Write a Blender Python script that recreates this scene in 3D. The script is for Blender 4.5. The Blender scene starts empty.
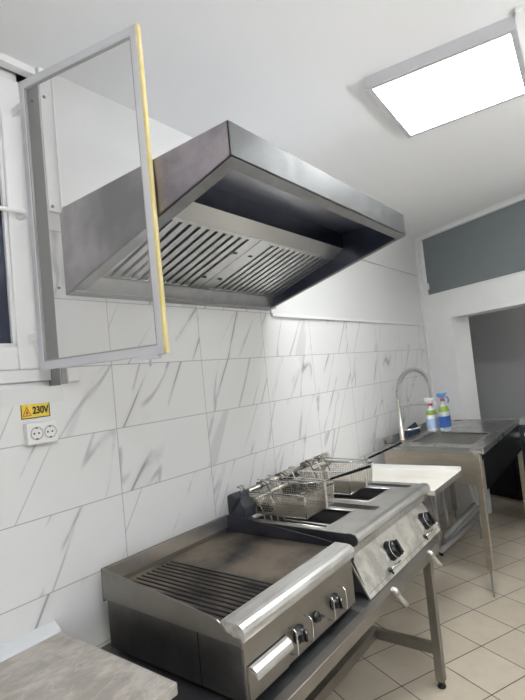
import bpy, math, random
from mathutils import Vector, Matrix
random.seed(7)
S = 0.92           # the survey of the room is in units a little larger than a metre
FL = 1.90          # survey height of the datum above the floor
col = bpy.context.scene.collection

def W(p):
    return Vector((p[0]*S, p[1]*S, (p[2]+FL)*S))

# ------------------------------------------------------------------ mesh builder
class MB:
    def __init__(s): s.v = []; s.f = []; s.sm = []
    def add(s, vs, fs, smooth=False):
        b = len(s.v); s.v += [tuple(v) for v in vs]
        for f in fs: s.f.append(tuple(b+i for i in f)); s.sm.append(smooth)
        return s
    def hexa(s, q):   # 8 corners: bottom ring 0-3, top ring 4-7
        return s.add(q, [(3,2,1,0),(4,5,6,7),(0,1,5,4),(1,2,6,5),(2,3,7,6),(3,0,4,7)])
    def box(s, x0, x1, y0, y1, z0, z1):
        return s.hexa([(x0,y0,z0),(x1,y0,z0),(x1,y1,z0),(x0,y1,z0),(x0,y0,z1),(x1,y0,z1),(x1,y1,z1),(x0,y1,z1)])
    def obox(s, c, ux, uy, uz, sx, sy, sz):   # oriented box
        c = Vector(c); ux = Vector(ux).normalized()*sx/2; uy = Vector(uy).normalized()*sy/2; uz = Vector(uz).normalized()*sz/2
        return s.hexa([c-ux-uy-uz, c+ux-uy-uz, c+ux+uy-uz, c-ux+uy-uz, c-ux-uy+uz, c+ux-uy+uz, c+ux+uy+uz, c-ux+uy+uz])
    def prism(s, poly, d):    # polygon (3D points) pushed along d
        n = len(poly); d = Vector(d); a = [Vector(p) for p in poly]; b = [p+d for p in a]
        fs = [tuple(range(n-1,-1,-1)), tuple(range(n,2*n))]+[(i,(i+1)%n,n+(i+1)%n,n+i) for i in range(n)]
        return s.add(a+b, fs)
    def tube(s, pts, r, n=8, cap=True, closed=False, smooth=True):
        pts = [Vector(p) for p in pts]; m = len(pts)
        rs = r if isinstance(r, (list, tuple)) else [r]*m
        vs = []; prev = None
        for i, p in enumerate(pts):
            if closed: t = (pts[(i+1)%m]-pts[i-1])
            else: t = (pts[min(i+1,m-1)]-pts[max(i-1,0)])
            t.normalize()
            if prev is None:
                a = Vector((0,0,1)) if abs(t.z) < .9 else Vector((1,0,0))
                prev = t.cross(a).normalized()
            else:
                prev = (prev - t*prev.dot(t)).normalized()
            q = t.cross(prev)
            for k in range(n):
                an = 2*math.pi*(k+.5)/n
                vs.append(p+(prev*math.cos(an)+q*math.sin(an))*rs[i])
        fs = []
        for i in range(m if closed else m-1):
            for k in range(n):
                a = i*n+k; b = i*n+(k+1)%n; c = ((i+1)%m)*n+(k+1)%n; d = ((i+1)%m)*n+k
                fs.append((a,b,c,d))
        s.add(vs, fs, smooth)
        if cap and not closed:
            b = len(s.v)-len(vs)
            s.f.append(tuple(b+k for k in range(n-1,-1,-1))); s.sm.append(False)
            s.f.append(tuple(b+(m-1)*n+k for k in range(n))); s.sm.append(False)
        return s
    def cyl(s, a, b, r, n=20, r2=None):
        return s.tube([a,b], [r, r if r2 is None else r2], n)
    def lathe(s, base, axis, prof, n=20):   # prof: list of (dist along axis, radius)
        base = Vector(base); ax = Vector(axis).normalized()
        return s.tube_along([base+ax*h for h,_ in prof], [r for _,r in prof], ax, n)
    def tube_along(s, pts, rs, ax, n):
        a = Vector((0,0,1)) if abs(ax.z) < .9 else Vector((1,0,0))
        p1 = ax.cross(a).normalized(); p2 = ax.cross(p1)
        vs = []
        for p, r in zip(pts, rs):
            for k in range(n):
                an = 2*math.pi*k/n; vs.append(p+(p1*math.cos(an)+p2*math.sin(an))*max(r,1e-5))
        fs = [(i*n+k, i*n+(k+1)%n, (i+1)*n+(k+1)%n, (i+1)*n+k) for i in range(len(pts)-1) for k in range(n)]
        b = len(s.v); s.add(vs, fs, True)
        s.f.append(tuple(b+k for k in range(n-1,-1,-1))); s.sm.append(False)
        s.f.append(tuple(b+(len(pts)-1)*n+k for k in range(n))); s.sm.append(False)
        return s
    def build(s, name, mat, parent=None, bevel=0, origin0=False, seg=2):
        vs = [W(v) for v in s.v]
        lo = Vector([min(v[i] for v in vs) for i in range(3)]); hi = Vector([max(v[i] for v in vs) for i in range(3)])
        o = Vector((0,0,0)) if origin0 else Vector(((lo.x+hi.x)/2, (lo.y+hi.y)/2, lo.z))
        me = bpy.data.meshes.new(name)
        me.from_pydata([v-o for v in vs], [], s.f)
        me.polygons.foreach_set('use_smooth', s.sm)
        me.validate(); me.update()
        import bmesh
        bm = bmesh.new(); bm.from_mesh(me); bmesh.ops.recalc_face_normals(bm, faces=bm.faces); bm.to_mesh(me); bm.free()
        ob = bpy.data.objects.new(name, me); col.objects.link(ob)
        if mat: me.materials.append(mat)
        if parent is not None:
            ob.parent = parent; ob.location = o - wloc(parent)
        else: ob.location = o
        if bevel:
            m = ob.modifiers.new('bevel', 'BEVEL'); m.width = bevel*S; m.segments = seg; m.limit_method = 'ANGLE'; m.angle_limit = math.radians(40)
            m.harden_normals = False
        return ob

def wloc(o):
    v = Vector(o.location)
    while o.parent: o = o.parent; v += Vector(o.location)
    return v
def tag(o, label, cat, group=None):
    o['label'] = label; o['category'] = cat
    if group: o['group'] = group
    return o
def thing(name, label, cat, loc, group=None):
    o = bpy.data.objects.new(name, None); col.objects.link(o); o.location = W(loc); o.empty_display_size = .05
    return tag(o, label, cat, group)
def struct(o): o['kind'] = 'structure'; return o
def B(x0,x1,y0,y1,z0,z1): return MB().box(x0,x1,y0,y1,z0,z1)
def link_copy(src, parent, d=Vector((0,0,0))):
    c = src.copy(); col.objects.link(c); c.parent = parent; c.location = Vector(src.location)+d
    return c

# ------------------------------------------------------------------ materials
def mat(name, color, rough=.5, metal=0., spec=.5, emit=None, estr=0., bump=None, blotch=None, rvar=0.):
    m = bpy.data.materials.new(name); m.use_nodes = True
    nt = m.node_tree; bs = nt.nodes['Principled BSDF']
    bs.inputs['Base Color'].default_value = (*color, 1); bs.inputs['Roughness'].default_value = rough
    bs.inputs['Metallic'].default_value = metal; bs.inputs['Specular IOR Level'].default_value = spec
    if emit: bs.inputs['Emission Color'].default_value = (*emit, 1); bs.inputs['Emission Strength'].default_value = estr
    tc = nt.nodes.new('ShaderNodeTexCoord')
    if blotch:    # (second colour, scale, low, high, stretch)
        c2, sc, lo, hi, st = blotch
        mp = nt.nodes.new('ShaderNodeMapping'); mp.inputs['Scale'].default_value = st
        nt.links.new(tc.outputs['Object'], mp.inputs['Vector'])
        nz = nt.nodes.new('ShaderNodeTexNoise'); nz.inputs['Scale'].default_value = sc; nz.inputs['Detail'].default_value = 6; nz.inputs['Roughness'].default_value = .6
        nt.links.new(mp.outputs[0], nz.inputs['Vector'])
        rp = nt.nodes.new('ShaderNodeMapRange'); rp.inputs[1].default_value = lo; rp.inputs[2].default_value = hi
        nt.links.new(nz.outputs['Fac'], rp.inputs[0])
        mx = nt.nodes.new('ShaderNodeMix'); mx.data_type = 'RGBA'
        mx.inputs[6].default_value = (*color, 1); mx.inputs[7].default_value = (*c2, 1)
        nt.links.new(rp.outputs[0], mx.inputs[0]); nt.links.new(mx.outputs[2], bs.inputs['Base Color'])
        if rvar:
            r2 = nt.nodes.new('ShaderNodeMapRange'); r2.inputs[1].default_value = lo; r2.inputs[2].default_value = hi
            r2.inputs[3].default_value = rough; r2.inputs[4].default_value = rough+rvar
            nt.links.new(nz.outputs['Fac'], r2.inputs[0]); nt.links.new(r2.outputs[0], bs.inputs['Roughness'])
    if bump:      # (scale, strength, stretch)
        sc, stg, st = bump
        mp = nt.nodes.new('ShaderNodeMapping'); mp.inputs['Scale'].default_value = st
        nt.links.new(tc.outputs['Object'], mp.inputs['Vector'])
        nz = nt.nodes.new('ShaderNodeTexNoise'); nz.inputs['Scale'].default_value = sc; nz.inputs['Detail'].default_value = 4
        nt.links.new(mp.outputs[0], nz.inputs['Vector'])
        bp = nt.nodes.new('ShaderNodeBump'); bp.inputs['Strength'].default_value = stg; bp.inputs['Distance'].default_value = .01
        nt.links.new(nz.outputs['Fac'], bp.inputs['Height']); nt.links.new(bp.outputs[0], bs.inputs['Normal'])
    return m

M = {}
M['steel'] = mat('brushed_steel', (.66,.65,.625), .27, 1, bump=(30,.05,(1,8,8)), blotch=((.50,.49,.47),5,.35,.7,(1,1,1)), rvar=.1)
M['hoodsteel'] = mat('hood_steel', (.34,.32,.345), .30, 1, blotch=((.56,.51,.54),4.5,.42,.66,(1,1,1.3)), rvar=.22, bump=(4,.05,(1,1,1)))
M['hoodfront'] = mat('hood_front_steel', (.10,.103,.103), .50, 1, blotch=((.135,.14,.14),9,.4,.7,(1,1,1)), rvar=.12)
M['hoodinner'] = mat('hood_inner_steel', (.46,.46,.47), .30, 1, blotch=((.36,.36,.38),4,.4,.7,(1,1,1)))
M['hoodlip'] = mat('hood_lip_steel', (.40,.40,.40), .42, 1, blotch=((.33,.33,.33),12,.4,.7,(1,1,1)))
M['baffle'] = mat('baffle_steel', (.74,.74,.73), .35, 1)
M['navysteel'] = mat('hood_recess_steel', (.12,.13,.17), .28, 1, blotch=((.085,.095,.14),3,.4,.6,(1,1,1)))  # dark blue puts the recess shade and dark reflections into the steel colour
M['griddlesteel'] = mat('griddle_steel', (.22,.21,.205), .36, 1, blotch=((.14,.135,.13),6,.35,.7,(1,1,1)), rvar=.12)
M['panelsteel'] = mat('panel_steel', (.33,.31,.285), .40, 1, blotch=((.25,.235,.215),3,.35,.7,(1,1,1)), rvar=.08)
M['fryerpanel'] = mat('fryer_panel_steel', (.72,.70,.64), .42, 1, blotch=((.50,.48,.43),9,.45,.62,(1,1,1)), rvar=.14)
M['rail'] = mat('rail_steel', (.74,.735,.72), .36, 1, blotch=((.52,.51,.49),9,.45,.66,(.6,3,3)), rvar=.14)
M['darksteel'] = mat('dark_steel', (.15,.155,.165), .38, .9, blotch=((.22,.22,.23),5,.4,.7,(1,1,1)))
M['plate'] = mat('griddle_plate', (.040,.037,.036), .34, 1, blotch=((.30,.25,.20),3.2,.36,.60,(1,1.3,1)), rvar=.2)
M['burnt'] = mat('griddle_rib', (.05,.048,.048), .42, .6)
M['dark'] = mat('dark_void', (.012,.013,.015), .6)
M['oil'] = mat('fryer_oil', (.012,.011,.010), .35, 0, .3)
M['rubber'] = mat('black_rubber', (.015,.015,.016), .5)
M['knob'] = mat('black_knob', (.012,.012,.014), .22)
M['chrome'] = mat('chrome', (.8,.8,.79), .12, 1)
M['wire'] = mat('basket_wire', (.42,.38,.31), .32, 1)
M['headgrey'] = mat('grey_head', (.055,.06,.07), .5, .3)
M['clamp'] = mat('clamp_steel', (.62,.58,.52), .35, 1)
M['white'] = mat('white_paint', (.78,.78,.77), .5, blotch=((.73,.73,.72),3,.4,.7,(1,1,1)), bump=(3,.05,(1,1,1)))
M['white2'] = mat('bright_white_paint', (.86,.86,.85), .5, blotch=((.81,.81,.80),3,.4,.7,(1,1,1)), bump=(3,.05,(1,1,1)))
M['ceil'] = mat('ceiling_paint', (.80,.80,.80), .7, spec=.2, bump=(2.2,.12,(1,1,1)))
M['clad'] = mat('white_cladding', (.74,.745,.73), .32, bump=(2.5,.06,(1,1,1)))
M['backwall'] = mat('grey_back_wall', (.34,.34,.35), .6)
M['pvc'] = mat('white_pvc', (.80,.80,.79), .3)
M['screenframe'] = mat('screen_frame_aluminium', (.60,.60,.62), .45, .15)
M['yellow'] = mat('yellow_foam_tape', (.68,.56,.22), .6, blotch=((.74,.64,.34),8,.4,.6,(1,1,1)))
M['brown'] = mat('reveal_render', (.30,.30,.30), .6)  # grey carries the shadow on the window jamb
M['greypane'] = mat('grey_pane', (.20,.225,.235), .55, blotch=((.18,.20,.21),1.2,.4,.6,(1,1,1)))
M['greywall'] = mat('grey_plaster', (.62,.62,.61), .8)
M['black'] = mat('black_plastic', (.013,.014,.017), .4)
M['nightglass'] = mat('night_glass', (.03,.035,.06), .08)
M['sinksteel'] = mat('sink_steel', (.52,.52,.51), .26, 1, blotch=((.38,.38,.37),6,.4,.7,(1,1,1)), rvar=.1)
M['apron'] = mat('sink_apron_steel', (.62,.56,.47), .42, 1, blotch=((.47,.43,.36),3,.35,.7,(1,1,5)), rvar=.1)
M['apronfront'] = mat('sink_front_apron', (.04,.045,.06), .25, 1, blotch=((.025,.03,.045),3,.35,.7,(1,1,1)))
M['shelf'] = mat('white_worktop', (.78,.755,.69), .4, blotch=((.66,.62,.54),4,.45,.75,(1,1,1)))
M['greypipe'] = mat('grey_pipe', (.34,.34,.33), .45)
M['glow'] = mat('light_diffuser', (1,1,1), .5, emit=(.97,.99,1.0), estr=11.)
M['alu'] = mat('lamp_frame_white', (.48,.48,.49), .4)
M['screw'] = mat('screw_head', (.16,.14,.12), .5, .6)
M['whitebottle'] = mat('white_bottle', (.80,.82,.86), .3)
M['bluelabel'] = mat('blue_label', (.04,.12,.42), .4)
M['bluetrig'] = mat('blue_trigger', (.12,.28,.55), .4)
M['red'] = mat('red_cap', (.45,.04,.04), .4)
M['greenlab'] = mat('green_shoulder', (.30,.42,.06), .4)
M['signyellow'] = mat('sign_yellow', (.80,.60,.07), .5)
M['signblack'] = mat('sign_black', (.02,.018,.015), .5)
M['signred'] = mat('sign_orange', (.62,.20,.04), .5)
M['socket'] = mat('socket_white', (.80,.80,.78), .35)
M['sockhole'] = mat('socket_hole', (.05,.05,.05), .6)
M['seal'] = mat('white_sealing_strip', (.66,.68,.70), .35)
M['darkblue'] = mat('dark_blue_plastic', (.006,.02,.045), .35)
M['greyblue'] = mat('appliance_grey', (.035,.045,.055), .4)

def mesh_screen():
    m = bpy.data.materials.new('fly_mesh'); m.use_nodes = True; nt = m.node_tree
    bs = nt.nodes['Principled BSDF']; bs.inputs['Base Color'].default_value = (.50,.50,.49,1); bs.inputs['Roughness'].default_value = .7
    tr = nt.nodes.new('ShaderNodeBsdfTransparent'); mx = nt.nodes.new('ShaderNodeMixShader')
    tc = nt.nodes.new('ShaderNodeTexCoord'); nz = nt.nodes.new('ShaderNodeTexNoise'); nz.inputs['Scale'].default_value = 3
    mp = nt.nodes.new('ShaderNodeMapping'); mp.inputs['Scale'].default_value = (8,8,1)
    nt.links.new(tc.outputs['Object'], mp.inputs[0]); nt.links.new(mp.outputs[0], nz.inputs['Vector'])
    rp = nt.nodes.new('ShaderNodeMapRange'); rp.inputs[3].default_value = .26; rp.inputs[4].default_value = .30
    nt.links.new(nz.outputs['Fac'], rp.inputs[0]); nt.links.new(rp.outputs[0], mx.inputs[0])
    nt.links.new(tr.outputs[0], mx.inputs[1]); nt.links.new(bs.outputs[0], mx.inputs[2])
    nt.links.new(mx.outputs[0], nt.nodes['Material Output'].inputs['Surface'])
    return m
M['flymesh'] = mesh_screen()

class NT:   # tiny helper for node maths
    def __init__(s, name):
        s.m = bpy.data.materials.new(name); s.m.use_nodes = True; s.t = s.m.node_tree; s.bs = s.t.nodes['Principled BSDF']
    def L(s, a, b): s.t.links.new(a, b)
    def math(s, op, a, b=None, c=None):
        n = s.t.nodes.new('ShaderNodeMath'); n.operation = op
        for i, v in enumerate((a,b,c)):
            if v is None: continue
            if isinstance(v, (int,float)): n.inputs[i].default_value = v
            else: s.L(v, n.inputs[i])
        return n.outputs[0]
    def mr(s, v, a, b, c=0., d=1.):
        n = s.t.nodes.new('ShaderNodeMapRange'); n.interpolation_type = 'SMOOTHSTEP'; s.L(v, n.inputs[0])
        for i, q in zip((1,2,3,4), (a,b,c,d)): n.inputs[i].default_value = q
        return n.outputs[0]
    def comb(s, x, y, z=0.):
        n = s.t.nodes.new('ShaderNodeCombineXYZ')
        for i, v in enumerate((x,y,z)):
            if isinstance(v, (int,float)): n.inputs[i].default_value = v
            else: s.L(v, n.inputs[i])
        return n.outputs[0]
    def noise(s, v, sc, det=4, rough=.5, dist=0.):
        n = s.t.nodes.new('ShaderNodeTexNoise'); s.L(v, n.inputs['Vector']); n.inputs['Scale'].default_value = sc
        n.inputs['Detail'].default_value = det; n.inputs['Roughness'].default_value = rough; n.inputs['Distortion'].default_value = dist
        return n.outputs['Fac']
    def mix(s, f, a, b):
        n = s.t.nodes.new('ShaderNodeMix'); n.data_type = 'RGBA'
        if isinstance(f, (int,float)): n.inputs[0].default_value = f
        else: s.L(f, n.inputs[0])
        for i, v in ((6,a),(7,b)):
            if isinstance(v, tuple): n.inputs[i].default_value = (*v, 1)
            else: s.L(v, n.inputs[i])
        return n.outputs[2]
    def xyz(s):
        tc = s.t.nodes.new('ShaderNodeTexCoord'); sp = s.t.nodes.new('ShaderNodeSeparateXYZ'); s.L(tc.outputs['Object'], sp.inputs[0])
        return sp.outputs
    def white(s, v):
        n = s.t.nodes.new('ShaderNodeTexWhiteNoise'); n.noise_dimensions = '3D'; s.L(v, n.inputs['Vector']); return n.outputs['Value']

def grid(n, u, v, tw, th, g):
    uu = n.math('DIVIDE', u, tw); vv = n.math('DIVIDE', v, th)
    iu = n.math('FLOOR', uu); iv = n.math('FLOOR', vv)
    fu = n.math('MULTIPLY', n.math('SUBTRACT', uu, iu), tw); fv = n.math('MULTIPLY', n.math('SUBTRACT', vv, iv), th)
    eu = n.math('MINIMUM', fu, n.math('SUBTRACT', tw, fu)); ev = n.math('MINIMUM', fv, n.math('SUBTRACT', th, fv))
    e = n.math('MINIMUM', eu, ev)
    return iu, iv, n.mr(e, g*.6, g*1.3, 1, 0)

def marble():
    n = NT('marble_wall_tile'); X, Y, Z = n.xyz()
    z = n.math('SUBTRACT', Z, FL*S)
    iu, iv, gr = grid(n, X, z, .6*S, .3*S, .0019)
    r1 = n.white(n.comb(iu, iv, 1.)); r2 = n.white(n.comb(iu, iv, 5.))
    a = math.radians(58)
    al = n.math('ADD', n.math('MULTIPLY', X, math.cos(a)), n.math('MULTIPLY', z, math.sin(a)))
    ac = n.math('SUBTRACT', n.math('MULTIPLY', X, math.sin(a)), n.math('MULTIPLY', z, math.cos(a)))
    ac = n.math('ADD', ac, n.math('MULTIPLY', r1, 7.)); al = n.math('ADD', al, n.math('MULTIPLY', r2, 9.))
    def vein(sa, sl, det, w, seed, dist):
        f = n.noise(n.comb(n.math('MULTIPLY', ac, sa), n.math('MULTIPLY', al, sl), seed), 1., det, .55, dist)
        return n.mr(n.math('ABSOLUTE', n.math('SUBTRACT', f, .5)), 0., w, 1, 0)
    m1 = n.mr(n.noise(n.comb(n.math('MULTIPLY', ac, 4.), n.math('MULTIPLY', al, 3.), 9.), 1.), .42, .62)
    thin = n.math('MULTIPLY', vein(2.8, .30, 1.2, .008, 0., .04), m1)
    thin2 = n.math('MULTIPLY', vein(2.6, .32, 1.4, .007, 3., .05), n.math('MULTIPLY', n.math('SUBTRACT', 1., m1), .6))
    band = n.mr(n.noise(n.comb(n.math('MULTIPLY', ac, 4.), n.math('MULTIPLY', al, .6), 14.), 1., 1.5, .5, .05), .69, .73)
    soft = n.math('MULTIPLY', vein(2.8, .30, 1.2, .030, 0., .04), m1)
    ochre = n.mr(n.noise(n.comb(n.math('MULTIPLY', ac, 6.), n.math('MULTIPLY', al, 4.), 22.), 1.), .66, .74)
    base = n.mix(n.noise(n.comb(ac, al, 2.), 2.), (.74,.74,.725), (.82,.82,.81))
    c = n.mix(n.math('MULTIPLY', soft, .20), base, (.42,.42,.43))
    c = n.mix(n.math('MULTIPLY', band, .36), c, (.43,.43,.46))
    vc = n.mix(ochre, (.24,.24,.25), (.46,.33,.20))
    c = n.mix(n.math('MULTIPLY', n.math('MAXIMUM', thin, thin2), .85), c, vc)
    c = n.mix(n.math('MULTIPLY', gr, .75), c, (.33,.32,.31))
    n.L(c, n.bs.inputs['Base Color']); n.bs.inputs['Roughness'].default_value = .30
    bp = n.t.nodes.new('ShaderNodeBump'); bp.inputs['Strength'].default_value = .4; bp.inputs['Distance'].default_value = .001; bp.invert = True
    n.L(gr, bp.inputs['Height']); n.L(bp.outputs[0], n.bs.inputs['Normal'])
    return n.m
def floor_tile():
    n = NT('floor_tile'); X, Y, Z = n.xyz()
    ox, oy = 2.187*S, -.86*S; a = math.radians(-25.6); t = .3225*S
    dx = n.math('SUBTRACT', X, ox); dy = n.math('SUBTRACT', Y, oy)
    u = n.math('ADD', n.math('MULTIPLY', dx, math.cos(a)), n.math('MULTIPLY', dy, math.sin(a)))
    v = n.math('SUBTRACT', n.math('MULTIPLY', dy, math.cos(a)), n.math('MULTIPLY', dx, math.sin(a)))
    iu, iv, gr = grid(n, u, v, t, t, .0028)
    r = n.white(n.comb(iu, iv, 1.))
    base = n.mix(r, (.50,.44,.35), (.55,.49,.39))
    sp = n.mr(n.noise(n.comb(X, Y, 0.), 9., 6, .6), .42, .7)
    base = n.mix(n.math('MULTIPLY', sp, .35), base, (.42,.37,.295))
    c = n.mix(gr, base, (.045,.04,.033))
    n.L(c, n.bs.inputs['Base Color']); n.bs.inputs['Roughness'].default_value = .42
    bp = n.t.nodes.new('ShaderNodeBump'); bp.inputs['Strength'].default_value = .5; bp.inputs['Distance'].default_value = .002; bp.invert = True
    n.L(gr, bp.inputs['Height']); n.L(bp.outputs[0], n.bs.inputs['Normal'])
    return n.m
def stone():
    n = NT('stone_worktop'); tc = n.t.nodes.new('ShaderNodeTexCoord'); mp = n.t.nodes.new('ShaderNodeMapping'); mp.inputs['Scale'].default_value = (1,1.6,1); mp.inputs['Rotation'].default_value = (0,0,.7)
    n.L(tc.outputs['Object'], mp.inputs[0]); v = mp.outputs[0]
    a = n.noise(v, 7., 8, .62, .4); b = n.noise(v, 22., 6, .6)
    c = n.mix(n.mr(a, .36, .64), (.32,.295,.26), (.50,.465,.415))
    vein = n.mr(n.math('ABSOLUTE', n.math('SUBTRACT', n.noise(v, 4.5, 6, .6, .6), .5)), 0., .03, 1, 0)
    c = n.mix(n.math('MULTIPLY', vein, .5), c, (.50,.48,.44))
    c = n.mix(n.math('MULTIPLY', n.mr(b, .5, .7), .3), c, (.22,.20,.17))
    n.L(c, n.bs.inputs['Base Color']); n.bs.inputs['Roughness'].default_value = .35
    return n.m
M['marble'] = marble(); M['floor'] = floor_tile(); M['stone'] = stone()

# ------------------------------------------------------------------ room shell
CE = 1.333
u = Vector((-.43413,-.90085,0)); nv = Vector((.90085,-.43413,0)); P0 = Vector((4.38,0,0))
def ob(s, t, z): p = P0+u*s+nv*t; return (p.x, p.y, z)
def oslab(s0,s1,t0,t1,z0,z1):
    return MB().hexa([ob(s0,t0,z0),ob(s1,t0,z0),ob(s1,t1,z0),ob(s0,t1,z0),ob(s0,t0,z1),ob(s1,t0,z1),ob(s1,t1,z1),ob(s0,t1,z1)])
XL, YF = -3.3, -4.0
struct(B(XL-.2, 8.2, YF-.2, 1.2, -FL-.08, -FL).build('floor', M['floor'], origin0=True))
struct(B(XL-.2, 8.2, YF-.2, .35, CE, CE+.1).build('ceiling', M['ceil'], origin0=True))
# tiled wall with the window hole x -1.75..-.26, z -.078..CE
wx0, wx1, wz0 = -1.75, -.26, -.078
wb = MB(); wb.box(wx1, 4.6, 0, .22, -FL, CE); wb.box(XL-.2, wx0, 0, .22, -FL, CE); wb.box(wx0, wx1, 0, .22, -FL, wz0)
wall_back = struct(wb.build('wall_back', M['marble'], origin0=True))
struct(B(XL-.2, XL, YF-.2, 0, -FL, CE).build('wall_left', M['backwall'], origin0=True))
struct(B(XL-.2, 3.2, YF-.2, YF, -FL, CE).build('wall_front', M['backwall'], origin0=True))
# oblique wall with opening and high pane
wr = MB()
for a in [(-.05,.425,0,.276,-FL,.315),(-.05,.112,0,.276,.315,CE),(.112,4.6,0,.276,.315,.618),(.112,2.3,0,.276,1.288,CE),(2.3,4.6,0,.276,.618,CE),(1.75,4.6,0,.276,-FL,.315)]:
    q = oslab(*a); wr.add(q.v, q.f)
struct(wr.build('wall_right', M['white2'], origin0=True))
# alcove behind the opening
al = MB()
for a in [(-.9,2.6,1.35,1.45,-FL,CE),(-.9,-.8,.276,1.35,-FL,CE),(2.6,2.7,.276,1.45,-FL,CE),(-.8,2.6,.276,1.35,CE-.02,CE)]:
    q = oslab(*a); al.add(q.v, q.f)
struct(al.build('wall_alcove', M['greywall'], origin0=True))
w2 = oslab(.112,2.3,.03,.05,.618,1.288).build('window_2', M['greypane']); struct(w2)
fr = MB()
for a in [(.085,.115,-.012,.04,.59,1.31),(.085,2.33,-.012,.04,1.285,1.315),(.085,2.33,-.01,.03,.600,.622)]:
    q = oslab(*a); fr.add(q.v, q.f)
fr.build('window_frame', M['pvc'], w2, bevel=.003)
q = oslab(.125,.14,.012,.03,.69,.76); q.build('latch', M['white'], w2, bevel=.002)
struct(oslab(.0,3.4,-.018,0,CE-.022,CE).build('trim_1', M['white']))
struct(oslab(.0,.05,-.02,0,-.8,CE-.02).build('trim_2', M['white'], bevel=.004))
# ledge above the tiles, cladding boards
struct(B(1.31,4.36,-.022,0,.277,.300).build('trim_3', M['pvc'], bevel=.002))
cl = struct(MB().box(-.258,1.31,-.012,0,.684,CE).box(1.31,4.37,-.012,0,.302,.868).box(1.31,4.37,-.020,0,.876,CE).build('trim_4', M['clad'], origin0=True))
B(-.205,-.198,-.022,-.012,.69,CE).build('joint_cover', M['pvc'], cl)
sc = MB()
for x,z in ((-.243,1.20),(-.243,.705),(-.19,.71)): sc.cyl((x,-.012,z),(x,-.016,z),.007,10)
sc.build('screw', M['screw'], cl)
sc = MB(); sc.cyl((-.236,0,.347),(-.236,-.004,.347),.006,10); sc.cyl((-.268,.05,1.2),(-.262,.05,1.2),.006,8)
struct(sc.build('trim_5', M['screw']))
# sill strip under the window (slightly proud, paler)
struct(B(wx0-.05,wx1+.005,-.006,0,-.143,-.078).build('trim_6', M['clad']))

# ------------------------------------------------------------------ window
FY = .095
win = struct(MB().box(wx0,wx1,FY,.2,-.078,.003).box(wx0,wx1-.004,FY-.03,FY,-.050,.001).box(wx0,wx1-.004,FY-.010,FY,-.078,-.050).build('window_1', M['pvc'], bevel=.003))
fb = MB(); fb.box(wx1-.05,wx1,FY,.2,-.02,CE); fb.box(wx0,wx0+.05,FY,.2,-.02,CE); fb.box(wx0,wx1,FY,.2,1.285,CE); fb.box(-1.03,-.98,FY,.2,-.02,1.285)
fb.build('window_frame', M['pvc'], win, bevel=.004)
B(wx0,wx1,0.0,FY,-.09,-.076).build('window_sill', M['white'], win)
B(wx1-.001,wx1+.004,0.001,FY,-.076,CE).build('reveal', M['brown'], win)
B(wx0,wx1,.004,.05,1.30,CE).build('head_rail', M['pvc'], win, bevel=.003)
def sash(x0, x1, handle):
    w = .098; z0, z1 = .003, 1.275; y0, y1 = FY-.03, FY+.04
    s = MB(); s.box(x0,x0+w,y0,y1,z0,z1); s.box(x1-w,x1,y0,y1,z0,z1); s.box(x0+w,x1-w,y0,y1,z0,z0+w); s.box(x0+w,x1-w,y0,y1,z1-w,z1)
    so = s.build('sash', M['pvc'], win, bevel=.006)
    b = MB(); b.box(x0+w,x0+w+.014,y0+.012,y1,z0+w,z1-w); b.box(x1-w-.014,x1-w,y0+.012,y1,z0+w,z1-w); b.box(x0+w,x1-w,y0+.012,y1,z0+w,z0+w+.014)
    b.build('glazing_bead', M['white'], so, bevel=.003)
    B(x0+w,x1-w,FY,FY+.02,z0+w,z1-w).build('glass', M['nightglass'], so)
    if handle:
        h = MB(); h.lathe((x1-.05,y0,.665),(0,-1,0),[(0,.022),(.008,.022),(.010,.014),(.045,.013)],16)
        h.tube([(x1-.05,y0-.040,.665),(x1-.075,y0-.044,.666),(x1-.12,y0-.044,.664),(x1-.21,y0-.04,.660)],[.011,.011,.010,.009],10)
        h.build('handle', M['pvc'], so)
sash(-.975,-.300,True); sash(-1.70,-1.035,False)
# dark blind slats seen in the night glass
nb = MB()
for k in range(26): nb.box(-1.6+k*.05,-1.572+k*.05,FY+.15,FY+.155,.0,1.27)
nb.build('blind', mat('blue_blind',(.05,.055,.10),.6), win)

# ------------------------------------------------------------------ fly screen
H0 = Vector((-.352,-.020,0)); H1 = Vector((-.221,-.632,0)); zb, zt = -.010, 1.212
hd = (H1-H0).normalized(); hn = Vector((-hd.y,hd.x,0)); HL = (H1-H0).length
fs = thing('fly_screen', 'open grey framed fly screen with fine mesh swung out from the window', 'fly screen', (H0.x, H0.y, zb))
def sb(a0,a1,z0,z1,th=.022):
    m = MB(); c = H0+hd*((a0+a1)/2)+Vector((0,0,(z0+z1)/2))
    return m.obox(c, hd, hn, (0,0,1), a1-a0, th*.75, z1-z0)
f = MB()
for a in ((0,.026,zb,zt),(HL-.028,HL,zb,zt),(0,HL,zb,zb+.034),(0,HL,zt-.034,zt)): q = sb(*a); f.add(q.v, q.f)
f.build('frame', M['screenframe'], fs, bevel=.003)
f = MB(); 
for a in ((.026,.031,zb+.034,zt-.034,.012),(HL-.033,HL-.028,zb+.034,zt-.034,.012),(.026,HL-.028,zb+.034,zb+.040,.012),(.026,HL-.028,zt-.040,zt-.034,.012)): q = sb(*a); f.add(q.v, q.f)
f.build('mesh_bead', M['greypipe'], fs)
c0 = H0+hd*.02; c1 = H0+hd*(HL-.02)
MB().add([(c0.x,c0.y,zb+.03),(c1.x,c1.y,zb+.03),(c1.x,c1.y,zt-.03),(c0.x,c0.y,zt-.03)],[(0,1,2,3)]).build('mesh', M['flymesh'], fs)
m = MB(); m.obox(H0+hd*(HL+.006)+Vector((0,0,(zb+zt)/2)), hd, hn, (0,0,1), .014, .019, zt-zb-.004)
m.build('edge_seal', M['yellow'], fs, bevel=.004)
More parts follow.
